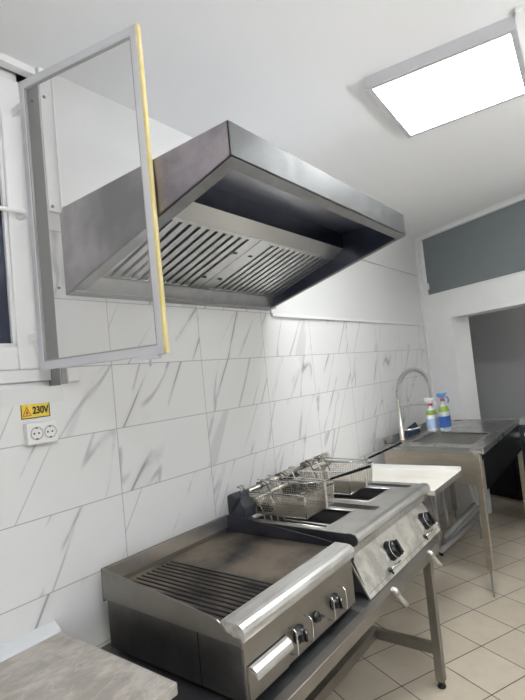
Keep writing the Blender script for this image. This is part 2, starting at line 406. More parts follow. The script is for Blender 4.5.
p = H0+hd*(HL-.07)+Vector((0,0,zb-.006))
m = MB(); m.obox(p, hd, hn, (0,0,1), .09,.02,.012); m.cyl(p+Vector((0,0,-.004)), p+Vector((0,0,-.03)), .005, 10)
m.build('catch', M['screenframe'], fs)
m = MB()
for z in (.12,1.1): MB().box(-.356,-.350,-.012,.062,z,z+.03).build('hinge', M['pvc'], fs)
bx = tag(MB().box(-.237,-.180,-.022,0,-.066,-.004).build('hinge_cover', M['pvc'], bevel=.005), 'small white plastic box on the tiles at the lower corner of the window', 'cover box')
MB().box(-.258,-.237,-.010,0,-.072,-.004).cyl((-.2485,-.010,-.03),(-.2485,-.014,-.03),.006,8).build('bracket', M['greypipe'], bx)

# ------------------------------------------------------------------ sign and socket
sg = thing('warning_sign', 'small yellow 230V electrical warning sign on the marble tiles', 'sign', (-.38,0,-.20))
B(-.440,-.320,-.003,0,-.200,-.139).build('plate', M['signyellow'], sg, bevel=.0015)
m = MB()
for a in ((-.440,-.320,-.200,-.197),(-.440,-.320,-.142,-.139),(-.440,-.437,-.200,-.139),(-.323,-.320,-.200,-.139)): m.box(a[0],a[1],-.0042,-.003,a[2],a[3])
m.build('border', M['signblack'], sg)
m = MB(); tri = [(-.435,-.190),(-.397,-.190),(-.416,-.149)]
cx, cz = -.416,-.177
out = [(x,-.003,z) for x,z in tri]; 
inn = [(cx+(x-cx)*.68,-.003,cz+(z-cz)*.68) for x,z in tri]
for i in range(3):
    j=(i+1)%3; m.prism([out[i],out[j],inn[j],inn[i]], (0,-.0015,0))
m.build('triangle', M['signred'], sg)
MB().prism([(-.4135,-.003,-.164),(-.4205,-.003,-.177),(-.4165,-.003,-.177),(-.419,-.003,-.187),(-.411,-.003,-.174),(-.4155,-.003,-.174)],(0,-.0015,0)).build('lightning_bolt', M['signblack'], sg)
def text(body, size, x, y, z, m, parent, name):
    cu = bpy.data.curves.new(name, 'FONT'); cu.body = body; cu.size = size*S; cu.extrude = .0005; cu.align_x = 'CENTER'; cu.align_y = 'CENTER'; cu.offset = .0011; cu.space_character=.98
    to = bpy.data.objects.new(name+'_tmp', cu); col.objects.link(to)
    dg = bpy.context.evaluated_depsgraph_get(); me = bpy.data.meshes.new_from_object(to.evaluated_get(dg))
    bpy.data.objects.remove(to)
    me.transform(Matrix.Rotation(math.radians(90),4,'X') @ Matrix.Scale(.78,4,(1,0,0)))
    me.materials.clear(); me.materials.append(m)
    o = bpy.data.objects.new(name, me); col.objects.link(o); o.parent = parent; o.location = W((x,y,z))-wloc(parent)
    return o
text('230V', .041, -.3600, -.0038, -.170, M['signblack'], sg, 'lettering')
so = thing('wall_socket', 'white double mains socket on the tiles below the yellow sign', 'socket', (-.37,0,-.304))
B(-.436,-.312,-.040,0,-.304,-.216).build('housing', M['socket'], so, bevel=.006)
for x in (-.402,-.346):
    m = MB(); m.lathe((x,-.040,-.260),(0,-1,0),[(0,.0265),(.004,.0265),(.004,.0235),(.0005,.0225)],28)
    e = m.build('socket_outlet', M['socket'], so)
    m = MB(); m.tube([(x+.0245*math.cos(t*.2618),-.0445,-.260+.0245*math.sin(t*.2618)) for t in range(24)], .0014, 6, closed=True)
    m.build('rim', M['greypipe'], e)
    m = MB()
    for dx in (-.0095,.0095): m.cyl((x+dx,-.0402,-.260),(x+dx,-.0412,-.260),.0038,12)
    for dz in (-.021,.021): m.box(x-.004,x+.004,-.0445,-.0404,-.260+dz-.002,-.260+dz+.002)
    m.build('contact_hole', M['sockhole'], e)

# ------------------------------------------------------------------ worktop bottom left
wt = thing('worktop', 'grey beige stone patterned worktop in the near left corner', 'worktop', (-1.0,-.4,-1.05))
B(-2.2,-.370,-.720,-.004,-1.074,-1.036).build('slab', M['stone'], wt, bevel=.004, seg=3)
m = MB(); m.prism([(-2.2,-.004,-1.036),(-2.2,-.060,-1.036),(-2.2,-.050,-1.028),(-2.2,-.022,-1.015),(-2.2,-.010,-1.008),(-2.2,-.004,-1.006)],(1.83,0,0)); m.build('sealing_strip', M['seal'], wt)
B(-.3735,-.368,-.715,-.008,-1.072,-1.040).build('edge_band', M['white'], wt)
cb = thing('base_cabinet', 'dark base cabinet standing under the grey stone worktop', 'cabinet', (-1.3,-.36,-FL))
B(-2.18,-.43,-.68,-.03,-FL+.1,-1.075).build('body', M['greyblue'], cb)
for k in range(3):
    d = B(-2.175+k*.585,-1.60+k*.585,-.70,-.681,-FL+.11,-1.085).build('door', M['white'], cb, bevel=.002)
    MB().cyl((-1.66+k*.585,-.725,-1.25),(-1.66+k*.585,-.725,-1.13),.006,8).box(-1.664+k*.585,-1.656+k*.585,-.725,-.70,-1.248,-1.24).box(-1.664+k*.585,-1.656+k*.585,-.725,-.70,-1.14,-1.132).build('handle', M['steel'], d)
B(-2.15,-.45,-.62,-.05,-FL,-FL+.1).build('plinth', M['black'], cb)

# ------------------------------------------------------------------ extractor hood
HX0, HX1, HY = -.204, 1.295, -1.004
HT, HF, HB = .704, .584, .318
def hz(y): return HB+(HF-HB)*(y/HY)          # slope of the lower edge
hd_ = thing('extractor_hood', 'large stainless steel extractor hood on the wall over the griddle', 'extractor hood', (.55,-.5,HB))
side = lambda x: [(x,0,HB),(x,HY,HF),(x,HY,HT),(x,0,HT)]
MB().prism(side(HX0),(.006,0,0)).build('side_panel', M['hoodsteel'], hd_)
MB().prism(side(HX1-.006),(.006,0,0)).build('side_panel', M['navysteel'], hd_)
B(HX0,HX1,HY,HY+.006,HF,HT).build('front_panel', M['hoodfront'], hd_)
MB().box(HX0+.006,HX1-.006,HY+.006,0,HT-.006,HT).build('roof', M['hoodinner'], hd_)
B(HX0+.006,HX1-.006,-.006,-.0,HB,HT-.006).build('back_panel', M['hoodinner'], hd_)
lw = .045
m = MB()
def slope_strip(m, x0,x1,y0,y1,t=.008):
    return m.hexa([(x0,y0,hz(y0)-.001),(x1,y0,hz(y0)-.001),(x1,y1,hz(y1)-.001),(x0,y1,hz(y1)-.001),(x0,y0,hz(y0)+t),(x1,y0,hz(y0)+t),(x1,y1,hz(y1)+t),(x0,y1,hz(y1)+t)])
slope_strip(m, HX0,HX0+lw+.012,HY,0); slope_strip(m, HX1-.020,HX1,HY,0); slope_strip(m, HX0+lw+.012,HX1-.020,HY,HY+.045); slope_strip(m, HX0+lw+.012,HX1-.020,-.022,0)
m.build('lip', M['hoodlip'], hd_, bevel=.001)
# filter plane
fa, fb_ = Vector((0,-.055,.400)), Vector((0,-.535,.560))
B(HX0+.006,HX1-.006,-.07,-.022,HB+.004,HB+.012).build('grease_channel', M['hoodlip'], hd_)
MB().hexa([(HX0+.006,-.030,HB+.006),(HX1-.006,-.030,HB+.006),(HX1-.006,-.022,HB+.006),(HX0+.006,-.022,HB+.006),(HX0+.006,-.062,.402),(HX1-.006,-.062,.402),(HX1-.006,-.052,.402),(HX0+.006,-.052,.402)]).build('channel_face', M['hoodlip'], hd_)
MB().hexa([(HX0+.006,-.535,.558),(HX1-.006,-.535,.558),(HX1-.006,-.612,.604),(HX0+.006,-.612,.604),(HX0+.006,-.530,.566),(HX1-.006,-.530,.566),(HX1-.006,-.606,.612),(HX0+.006,-.606,.612)]).build('filter_rest', M['baffle'], hd_)
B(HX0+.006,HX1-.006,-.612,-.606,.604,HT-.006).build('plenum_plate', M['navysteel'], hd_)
fd = (fb_-fa).normalized(); fn = Vector((0,fd.z,-fd.y)); FLn = (fb_-fa).length   # fn points up-ish
if fn.z < 0: fn = -fn
def filt(x0, x1, ea, eb):
    w = x1-x0
    fr = MB()
    def q(xa,xb,a0,a1,h0,h1,mm): 
        A = fa+fd*a0; Bq = fa+fd*a1
        return mm.hexa([(xa,*(A+fn*h0).yz),(xb,*(A+fn*h0).yz),(xb,*(Bq+fn*h0).yz),(xa,*(Bq+fn*h0).yz),(xa,*(A+fn*h1).yz),(xb,*(A+fn*h1).yz),(xb,*(Bq+fn*h1).yz),(xa,*(Bq+fn*h1).yz)])
    q(x0,x0+ea,0,FLn,-.004,.03,fr); q(x1-eb,x1,0,FLn,-.004,.03,fr); q(x0+ea,x1-eb,0,.022,-.004,.03,fr); q(x0+ea,x1-eb,FLn-.022,FLn,-.004,.03,fr)
    fo = fr.build('baffle_filter', M['baffle'], hd_, bevel=.001)
    sl = MB(); n = int((w-ea-eb)/.052); st = (w-ea-eb)/n
    for k in range(n):
        xa = x0+ea+st*k+.003; 
        # hooked slat: face plus two turned edges
        q(xa,xa+st*.62,.02,FLn-.02,-.001,.002,sl); q(xa,xa+.003,.02,FLn-.02,.002,.012,sl); q(xa+st*.62-.003,xa+st*.62,.02,FLn-.02,.002,.012,sl)
    sl.build('slats', M['baffle'], fo)
    sl = MB()
    q(x0+.02,x1-.02,.01,FLn-.01,.024,.028,sl); sl.build('filter_back', M['dark'], fo)
    h = MB()
    gx = x1-.06 if eb > .05 else x0+.06
    for t in (.12,.36):
        q(gx-.014,gx+.014,t,t+.014,-.006,-.003,h); h.build('grip_slot', M['dark'], fo); h = MB()
filt(-.196,.560,.015,.075); filt(.564,1.287,.075,.02)

# ------------------------------------------------------------------ ceiling light
Lc = [Vector((.914,-1.023,0)),Vector((1.62,-.978,0)),Vector((1.64,-1.66,0)),Vector((.985,-1.70,0))]
def lq(k): # inset quad
    c = sum(Lc, Vector())/4; return [c+(p-c)*k for p in Lc]
lt = thing('ceiling_light', 'square white ceiling light panel, lit, on the sloping white ceiling'.replace('sloping ',''), 'ceiling light', (1.28,-1.34,1.27))
o_, i_ = lq(1.0), lq(.925)
m = MB()
for k in range(4):
    j=(k+1)%4
    m.hexa([(*o_[k].xy,1.27),(*o_[j].xy,1.27),(*i_[j].xy,1.27),(*i_[k].xy,1.27),(*o_[k].xy,CE),(*o_[j].xy,CE),(*i_[j].xy,CE),(*i_[k].xy,CE)])
m.build('frame', M['alu'], lt)
m = MB(); m.hexa([(*p.xy,1.274) for p in i_]+[(*p.xy,1.284) for p in i_]); m.build('diffuser', M['glow'], lt)
r_ = lq(1.035); m = MB(); a, b, c = r_[0]*.35+r_[1]*.65, r_[1], r_[2]
m.tube([(*a.xy,1.315),(*b.xy,1.315)],.003,6); m.tube([(*b.xy,1.315),(*c.xy,1.315)],.003,6); m.build('rim_wire', M['chrome'], lt)
tag(MB().box(.940,.985,-3.9,-1.71,CE-.024,CE).build('cable_trunking', M['pvc'], bevel=.002), 'white cable trunking running along the ceiling past the light', 'cable trunking')
l2 = thing('ceiling_light', 'second square ceiling light panel further back in the kitchen', 'ceiling light', (-1.6,-3.1,1.27))  # fill panel added out of view
m = MB(); 
for a in ((-1.95,-1.25,-3.45,-3.42),(-1.95,-1.25,-2.78,-2.75),(-1.95,-1.92,-3.42,-2.78),(-1.28,-1.25,-3.42,-2.78)): m.box(*a,1.27,CE)
m.build('frame', M['alu'], l2); B(-1.92,-1.28,-3.42,-2.78,1.274,1.284).build('diffuser', M['glow'], l2)

l3 = thing('ceiling_light', 'ceiling lamp of the side room beyond the opening', 'ceiling light', ob(1.9,.9,CE-.09))  # extra lamp added out of view to brighten the alcove wall
oslab(1.7,2.1,.7,1.1,CE-.08,CE-.02).build('housing', M['alu'], l3); oslab(1.72,2.08,.72,1.08,CE-.086,CE-.08).build('diffuser', mat('dim_diffuser',(1,1,1),.5,emit=(1,.99,.96),estr=7.), l3)
M['tube'] = mat('lamp_tube', (1,1,1), .5, emit=(.97,.99,1.0), estr=150.)
M['tube_dim'] = mat('lamp_tube_dim', (1,1,1), .5, emit=(.97,.99,1.0), estr=62.)
for k,(x,y) in enumerate(((-2.9,-3.55),(.2,-3.7))):  # fill troughs added behind the camera to lift the ceiling
    tl = thing('uplight', ('hanging trough uplight behind the camera, by the left wall','hanging trough uplight behind the camera, on the side of the sink')[k], 'lamp', (x+.6,y,-.3))
    MB().cyl((x,y,-.25),(x+1.25,y,-.25),.022,12).build('tube', (M['tube'],M['tube_dim'])[k], tl)
    MB().box(x-.04,x+1.29,y-.09,y+.09,-.3,-.288).box(x-.04,x+1.29,y-.09,y-.078,-.288,-.225).box(x-.04,x+1.29,y+.078,y+.09,-.288,-.225).build('trough', M['alu'], tl)
    for dx in (.2,1.05): MB().cyl((x+dx,y,-.288),(x+dx,y,CE),.004,6).build('hanging_rod', M['alu'], tl)
# ------------------------------------------------------------------ equipment stand
SY0, SY1, ST = -.945, -.08, -1.168
sd = thing('equipment_stand', 'long stainless steel stand carrying the griddle and fryer', 'stand', (.3,-.5,-FL))
m = MB(); m.box(-.355,1.42,SY0,SY0+.045,ST-.050,ST); m.box(-.355,1.42,SY1-.045,SY1,ST-.050,ST)
for x in (-.36,.5,1.375): m.box(x,x+.045,SY0+.045,SY1-.045,ST-.045,ST)
m.build('top_frame', M['panelsteel'], sd, bevel=.002)
B(-.315,1.375,SY0+.045,SY1-.045,ST-.006,ST-.001).build('top_shelf', M['darksteel'], sd)
for x in (-.33,1.250):
    for y in (SY0, SY1-.045):
        l = B(x,x+.045,y,y+.045,-FL+.035,ST-.050).build('leg', M['panelsteel'], sd, bevel=.002)
        MB().lathe((x+.022,y+.022,-FL),(0,0,1),[(0,.022),(.008,.024),(.014,.012),(.022,.012),(.024,.020),(.036,.020)],16).build('foot', M['rubber'], l)
zl = -FL+.175
for x in (-.325,1.255): B(x,x+.035,SY0+.045,SY1-.045,zl,zl+.055).build('side_stretcher', M['panelsteel'], sd, bevel=.0015)
B(-.29,1.255,-.57,-.525,zl,zl+.055).build('long_stretcher', M['panelsteel'], sd, bevel=.0015)

# ------------------------------------------------------------------ griddle
GX0, GX1, GYB, GYF = -.232, .535, -.14, -.862
gr = thing('griddle', 'stainless steel electric griddle with half ribbed plate and splash guards', 'griddle', ((GX0+GX1)/2,-.5,ST))
B(GX0+.012,GX1-.012,GYF,GYB-.01,-1.148,-.955).build('body', M['griddlesteel'], gr, bevel=.003)
B(GX0+.014,GX0+.0145+.0,GYF,-.62,-1.14,-.96).build('body_seam', M['dark'], gr) if False else None
MB().box(GX0+.0105,GX0+.0125,-.668,-.664,-1.145,-.958).build('seam', M['dark'], gr)
gf = [(GX0,-.07),(GX0,0)]
def guard(x, mt, name='splash_guard'):
    zt_, zb_ = -.835, -.953
    prof = [(GYB,zb_),(GYB,zt_),(-.24,-.842),(-.55,-.872),(-.745,-.893),(-.775,-.899),(-.795,-.912),(-.812,-.930),(-.835,-.940),(-.872,-.942),(-.880,-.955),(-.876,-.968),(-.86,zb_-.010)]
    return MB().prism([(x,y,z) for y,z in prof],(.006,0,0)).build(name, mt, gr)
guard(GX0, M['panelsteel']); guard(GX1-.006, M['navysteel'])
B(GX0,GX1,GYB-.006,GYB,-.965,-.835).build('splash_guard', M['panelsteel'], gr)
MB().hexa([(GX0+.006,-.150,-.90),(GX1-.006,-.150,-.90),(GX1-.006,-.146,-.90),(GX0+.006,-.146,-.90),(GX0+.006,-.150,-.838),(GX1-.006,-.150,-.838),(GX1-.006,-.146,-.838),(GX0+.006,-.146,-.838)]).build('back_liner', M['steel'], gr)
B(GX0+.006,GX1-.006,-.770,-.146,-.955,-.918).build('plate', M['plate'], gr, bevel=.004)
m = MB()
N = 12
for k in range(N):
    x = GX0+.026+k*(.30/(N-1)); m.prism([(x-.0034,-.19,-.918),(x+.0034,-.19,-.918),(x+.0022,-.19,-.913),(x-.0022,-.19,-.913)],(0,-.575,0))
m.build('plate_ribs', M['burnt'], gr)
B(GX0+.012,GX1-.012,-.786,-.770,-.955,-.930).build('grease_gutter', M['dark'], gr)
# rounded front rail
rp = [(-.786,-.955),(-.786,-.902),(-.792,-.897),(-.850,-.897),(-.866,-.900),(-.878,-.908),(-.885,-.922),(-.886,-.938),(-.880,-.950),(-.872,-.955)]
m = MB(); m.prism([(GX0+.006,y,z) for y,z in rp],(GX1-GX0-.004,0,0)); m.build('front_rail', M['rail'], gr, bevel=.002)
B(GX0+.014,GX1-.012,GYF-.008,GYF,-1.142,-.957).build('control_panel', M['panelsteel'], gr, bevel=.002)
# grease drawer
dr = B(-.212,.002,GYF-.013,GYF-.008,-1.142,-1.036).build('grease_drawer', M['panelsteel'], gr, bevel=.0015)
hp = [(GYF-.013,-1.034),(GYF-.026,-1.036),(GYF-.040,-1.046),(GYF-.046,-1.060),(GYF-.046,-1.068),(GYF-.041,-1.068),(GYF-.034,-1.056),(GYF-.013,-1.046)]
MB().prism([(-.205,y,z) for y,z in hp],(.200,0,0)).build('drawer_handle', M['rail'], dr, bevel=.001)
B(-.212,-.0,GYF-.0095,GYF-.0078,-1.034,-1.031).build('drawer_gap', M['dark'], dr)
def knob(x, z, r, y=GYF-.008):
    k = MB().lathe((x,y,z),(0,-1,0),[(0,r*1.1),(.006,r*1.1),(.008,r*.80),(.026,r*.72),(.030,r*.62)],22).build('control_knob', M['knob'], gr)
    MB().obox((x,y-.031,z),(1,0,.25),(0,1,0),(-.25,0,1),.009,.014,r*1.5).build('pointer', M['knob'], k, bevel=.002)
    MB().obox((x-r*.1,y-.0385,z+r*.5),(1,0,.25),(0,1,0),(-.25,0,1),.003,.001,r*.3).build('mark', M['white'], k)
knob(.080,-1.068,.030); knob(.345,-1.064,.030)
k = MB().lathe((.200,GYF-.008,-1.060),(0,-1,0),[(0,.020),(.01,.020),(.012,.015),(.022,.014)],18).build('selector_switch', M['knob'], gr)
MB().obox((.207,GYF-.034,-1.054),(1,0,-.6),(0,1,0),(.6,0,1),.034,.010,.010).build('switch_lever', M['knob'], k, bevel=.002)
for x in (.024,.126,.290,.390):
    y = GYF-.008
    MB().tube([(x,y,-1.022),(x,y-.024,-1.023),(x,y-.032,-1.029),(x,y-.034,-1.065),(x,y-.032,-1.104),(x,y-.024,-1.110),(x,y,-1.111)],.0032,8).build('knob_guard', M['chrome'], gr)
for x in (GX0+.05,GX1-.07):
    for y in (-.80,-.22): MB().cyl((x,y,ST),(x,y,-1.148),.018,14).build('foot', M['rubber'], gr)

# ------------------------------------------------------------------ fryer
FX0, FX1, FD = .62, 1.615, -.890
fr = thing('double_fryer', 'stainless steel double tank deep fryer beside the griddle', 'deep fryer', (1.1,-.5,ST))
T1 = (.672,.952,-.235,-.662); T2 = (1.150,1.437,-.205,-.662)
G1 = (1.005,1.080,-.23,-.770); G2 = (1.500,1.560,-.23,-.770)
yb, yf = -.085, -.800
def deck_with_holes(m, holes, x0, x1, y0, y1, z, th):
    xs = sorted(set([x0,x1]+[h[0] for h in holes]+[h[1] for h in holes])); ys = sorted(set([y0,y1]+[h[2] for h in holes]+[h[3] for h in holes]))
    for i in range(len(xs)-1):
        for j in range(len(ys)-1):
            cx = (xs[i]+xs[i+1])/2; cy = (ys[j]+ys[j+1])/2
            if any(h[0]<cx<h[1] and h[3]<cy<h[2] for h in holes): continue
            m.box(xs[i],xs[i+1],ys[j],ys[j+1],z-th,z)
m = MB(); deck_with_holes(m, [T1,T2,G1,G2], FX0, FX1, yf, yb, FD, .012)
m.build('deck', M['steel'], fr)
# raised wall at the back and left edge lip
B(FX0,FX1,yb,yb+.008,FD-.03,FD+.018).build('back_upstand', M['steel'], fr)
B(FX0-.004,FX0+.004,yf-.01,yb,FD-.055,FD+.004).build('edge_lip', M['darksteel'], fr)
rp = [(yf,FD-.050),(yf,FD),(yf-.006,FD+.006),(yf-.030,FD+.007),(yf-.050,FD+.002),(yf-.060,FD-.012),(yf-.062,FD-.028),(yf-.055,FD-.042),(yf-.040,FD-.050)]
MB().prism([(FX0+.001,y,z) for y,z in rp],(FX1-FX0-.001,0,0)).build('front_rail', M['steel'], fr, bevel=.003)
MB().prism([(FX0-.005,y,z) for y,z in rp],(.006,0,0)).build('rail_end_cap', M['darksteel'], fr)
for T in (T1,T2):
    x0,x1,y1,y0 = T; m = MB(); d = FD-.21
    m.box(x0-.003,x0,y0,y1,d,FD-.001); m.box(x1,x1+.003,y0,y1,d,FD-.001); m.box(x0,x1,y0-.003,y0,d,FD-.001); m.box(x0,x1,y1,y1+.003,d,FD-.001); m.box(x0,x1,y0,y1,d-.003,d)
    t = m.build('tank', M['darksteel'], fr)
    B(x0+.002,x1-.002,y0+.002,y1-.002,FD-.075,FD-.07).build('oil', M['oil'], t)
    r = MB(); e=.006
    r.tube([(x0-e,y0-e,FD+.001),(x1+e,y0-e,FD+.001),(x1+e,y1+e,FD+.001),(x0-e,y1+e,FD+.001)],.0045,6,closed=True)
    r.build('tank_rim', M['rail'], t)
for G in (G1,G2):
    x0,x1,y1,y0 = G; m = MB(); d = FD-.030
    m.add([(x0,y0,FD),(x1,y0,FD),(x1,y1,FD),(x0,y1,FD),(x0+.012,y0+.10,d),(x1-.012,y0+.10,d),(x1-.012,y1-.01,d),(x0+.012,y1-.01,d)],
          [(0,1,5,4),(1,2,6,5),(2,3,7,6),(3,0,4,7),(4,5,6,7)]).build('drip_recess', M['griddlesteel'], fr)
# body, sloping control panel
pt = (-.806,-.945); pb = (-.900,-1.166)
m = MB(); m.prism([(FX0+.004,yb,ST+.02),(FX0+.004,yb,FD-.012),(FX0+.004,yf,FD-.045),(FX0+.004,pt[0]+.012,pt[1]),(FX0+.004,pb[0]+.02,ST+.02)],(.006,0,0)); m.build('side_panel', M['darksteel'], fr)  # shade on the side facing the griddle is put into the dark steel
m = MB(); m.prism([(FX1-.010,yb,ST+.02),(FX1-.010,yb,FD-.012),(FX1-.010,yf,FD-.045),(FX1-.010,pt[0]+.012,pt[1]),(FX1-.010,pb[0]+.02,ST+.02)],(.006,0,0)); m.build('side_panel', M['darksteel'], fr)
B(FX0+.01,FX1-.01,yb-.006,yb,ST+.02,FD-.012).build('back_panel', M['darksteel'], fr)
B(FX0+.01,FX1-.01,yf-.02,yf-.012,-.99,FD-.04).build('upper_front', M['steel'], fr)
for x in (.78,1.22): MB().lathe((x,yf-.018,-.960),(0,-1,0),[(0,.007),(.004,.006),(.006,.002)],12).build('bolt', M['chrome'], fr)
pz0, pz1 = -1.000, -1.168
py = lambda z: -.803+(z+1.0)/(.168)*.092
pn = Vector((0,-.168,-.092)).normalized()*-1   # will be fixed to point outwards
pn = Vector((0,-.168,.092)).normalized(); pd = Vector((0,-.092,-.168)).normalized()
cp = MB(); cp.prism([(FX0-.002,py(pz0),pz0),(FX0-.002,py(pz1),pz1),(FX0-.002,py(pz1)+.012,pz1-.002),(FX0-.002,py(pz0)+.014,pz0)],(FX1-FX0+.004,0,0)); cp.build('control_panel', M['fryerpanel'], fr, bevel=.0015)
B(FX0,FX1,py(pz0),py(pz0)+.03,pz0-.004,pz0+.002).build('panel_shoulder', M['steel'], fr)
B(FX0+.01,FX1-.01,py(pz1)+.01,py(pz1)+.05,ST+.012,ST+.02).build('bottom_fold', M['darksteel'], fr)
def PP(x, z, h=0.): return Vector((x, py(z), z))+pn*h
for cx in (.972,1.478):
    c = -1.080
    kb = MB().lathe(PP(cx,c),pn,[(0,.050),(.004,.050),(.006,.046),(.034,.045),(.048,.038),(.054,.028)],26).build('thermostat_knob', M['knob'], fr)
    MB().obox(PP(cx,c,.058),(1,0,0),pn,pd,.020,.020,.075).build('grip', M['knob'], kb, bevel=.004)
    MB().obox(PP(cx-.004,c-.034,.069),(1,0,0),pn,pd,.012,.004,.014).build('pointer', M['white'], kb, bevel=.002)
    MB().tube([PP(cx+.044*math.cos(t),c,.034)+pd*(.044*math.sin(t)) for t in [k*math.pi/14 for k in range(28)]],.0016,5,closed=True).build('dial_ring', M['white'], kb)
    for s in (-1,1):
        x = cx+s*.060
        MB().prism([PP(x-.006,c+.034),PP(x-.006,c+.026,.008),PP(x-.006,c+.010,.012),PP(x-.006,c-.022,.012),PP(x-.006,c-.030,.008),PP(x-.006,c-.036)],(.012,0,0)).build('knob_guard', M['rail'], fr, bevel=.001)
    # small toggle with black lever
    tz = c-.056; tg = MB().lathe(PP(cx-.095,tz),pn,[(0,.012),(.008,.012),(.009,.008),(.016,.008)],14).build('safety_switch', M['knob'], fr)
    MB().tube([PP(cx-.095,tz,.014),PP(cx-.055,tz+.002,.020),PP(cx+.010,tz+.002,.020)],[.005,.006,.004],8).build('lever', M['chrome'], tg)
    MB().tube([PP(cx-.095,tz,.010),PP(cx-.100,tz-.020,.014)],[.006,.005],8).build('catch', M['knob'], tg)
for x in (.740,1.235):
    tp = MB().tube([(x-.002,-.948,ST+.012),(x+.04,-.992,ST-.074)],.0105,14).build('drain_tap', M['rail'], fr)
    MB().cyl((x+.003,-.953,ST+.006),(x+.012,-.966,ST-.018),.0145,14).build('tap_collar', M['steel'], tp)
for x in (FX0+.05,FX1-.42):
    for y in (-.86,-.22): MB().cyl((x,y,ST),(x,y,ST+.02),.018,14).build('foot', M['rubber'], fr)
# lift heads and hang bars at the back of the tanks
def head(x):
    h = MB(); y0,y1 = -.215,-.095
    h.prism([(x,y1,FD+.002),(x,y1,-.760),(x,y1-.02,-.748),(x,y0+.035,-.770),(x,y0,-.815),(x,y0+.01,FD+.015),(x,y0+.05,FD+.002)],(.110,0,0))
    ho = h.build('element_head', M['headgrey'], fr, bevel=.006)
    MB().cyl((x+.07,-.14,-.76),(x+.07,-.14,-.722),.006,10).box(x+.05,x+.09,-.15,-.13,-.726,-.716).build('wing_screw', M['steel'], ho)
    MB().prism([(x+.11,-.12,-.735),(x+.11,-.20,-.800),(x+.11,-.19,-.86),(x+.11,-.14,-.80)],(.008,0,0)).build('side_bracket', M['steel'], ho)
    MB().obox((x-.002,-.16,-.80),(1,0,0),(0,1,.8),(0,-.8,1),.006,.02,.10).build('cable_clip', M['black'], ho)
    MB().box(x+.125,x+.165,-.26,-.20,-.868,-.83).cyl((x+.145,-.26,-.85),(x+.145,-.285,-.858),.017,12).build('thermostat_block', M['black'], ho)
    MB().obox((x+.145,-.20,-.815),(1,0,.2),(0,1,0),(0,0,1),.07,.06,.020).build('bright_plate', M['rail'], ho, bevel=.004)
head(.600); head(1.105)
hb = MB()
hb.cyl((.70,-.165,-.752),(1.585,-.165,-.728),.015,12); hb.cyl((.715,-.195,-.800),(1.57,-.195,-.775),.013,12)
hbo = hb.build('hanging_bar', M['clamp'], fr)
for k,x in enumerate((.80,.885,.985,1.06,1.27,1.35,1.44,1.53)):
    z = -.750+(x-.69)*.036; m = MB()
    m.lathe((x,-.165,z),(1,0,0),[(0,.022),(.016,.022)],12)
    m.tube([(x+.008,-.168,z+.015),(x+.01,-.185,z+.026),(x+.01,-.215,z+.014),(x+.008,-.242,z-.035),(x+.005,-.262,z-.070)],.0048,6)
    m.build('clamp', M['clamp'] if k%2 else M['darksteel'], hbo)
for x in (.78,.92,1.30,1.48): MB().tube([(x,-.17,-.76),(x,-.19,-.80),(x,-.195,-.84),(x,-.20,FD)],.008,8).build('bar_post', M['clamp'], hbo)
for T in (T1,T2):
    for k in range(4):
        x = T[0]+.05+k*.055; MB().tube([(x,-.205,-.80),(x,-.242,-.86),(x,-.26,-.955),(x,-.60,-.955)],.005,6).build('heating_element', M['clamp'], fr)

# ------------------------------------------------------------------ baskets
def basket(name, label, x0, x1, y1, y0, z0, z1, hx, hend):
    bk = thing(name, label, 'fryer basket', ((x0+x1)/2,(y0+y1)/2,z0), 'wire baskets on the fryer')
    m = MB(); r = .0016; st = .0125
    ins = .010
    def P(a,b,c): # taper slightly downwards
        k = (z1-c)/(z1-z0); return (a+(ins if a<(x0+x1)/2 else -ins)*k if a in (x0,x1) else a, b+(ins if b<(y0+y1)/2 else -ins)*k if b in (y0,y1) else b, c)
    nx = int((x1-x0)/st); ny = int((y1-y0)/st); nz = int((z1-z0)/st)
    for i in range(1,nx):
        x = x0+(x1-x0)*i/nx
        m.tube([P(x,y0,z1),P(x,y0,z0),P(x,y1,z0),P(x,y1,z1)],r,4)
    for j in range(1,ny):
        y = y0+(y1-y0)*j/ny
        m.tube([P(x0,y,z1),P(x0,y,z0),P(x1,y,z0),P(x1,y,z1)],r,4)
    for k in range(1,nz):
        z = z0+(z1-z0)*k/nz
        m.tube([P(x0,y0,z),P(x1,y0,z),P(x1,y1,z),P(x0,y1,z)],r,4,closed=True)
    m.build('wire_mesh', M['wire'], bk)
    m = MB()
    m.tube([P(x0,y0,z1),P(x1,y0,z1),P(x1,y1,z1),P(x0,y1,z1)],.0045,8,closed=True)
    m.tube([P(x0,y0,z0),P(x1,y0,z0),P(x1,y1,z0),P(x0,y1,z0)],.0028,8,closed=True)
    for a,b in ((x0,y0),(x1,y0),(x1,y1),(x0,y1)): m.tube([P(a,b,z0),P(a,b,z1)],.0025,6)
    m.build('rim', M['chrome'], bk)
    zt_ = z1+.038
    m = MB(); m.box(hx-.011,hx+.011,y0-.008,y0-.004,z0+.002,zt_); m.build('handle_bracket', M['rail'], bk)
    m = MB()
    for x in (hx-.09,hx+.01): m.tube([(hx,y0-.006,zt_-.003),(x,y0+.06,zt_-.001),(x,y1+.02,zt_+.004),(x,-.192,zt_+.006),(x,-.175,zt_-.012)],.0036,8)
    m.build('hook_wires', M['chrome'], bk)
    s = Vector((hx,y0-.006,zt_-.004)); e = Vector(hend); d = e-s
    h = MB().tube([s+Vector((0,.02,0)),s,s+d*.25],.0055,8).build('handle_rod', M['chrome'], bk)
    MB().tube([s+d*.10,s+d*.16,s+d*.6,s+d*.97,s+d*.985],[.004,.0065,.0075,.0080,.0075],10).build('grip', M['knob'], h)
basket('fryer_basket', 'nearer wire fryer basket with black handle, over the tank beside the griddle', .690,.990,-.185,-.548,-.868,-.752,.885,(.885,-.838,-.628))
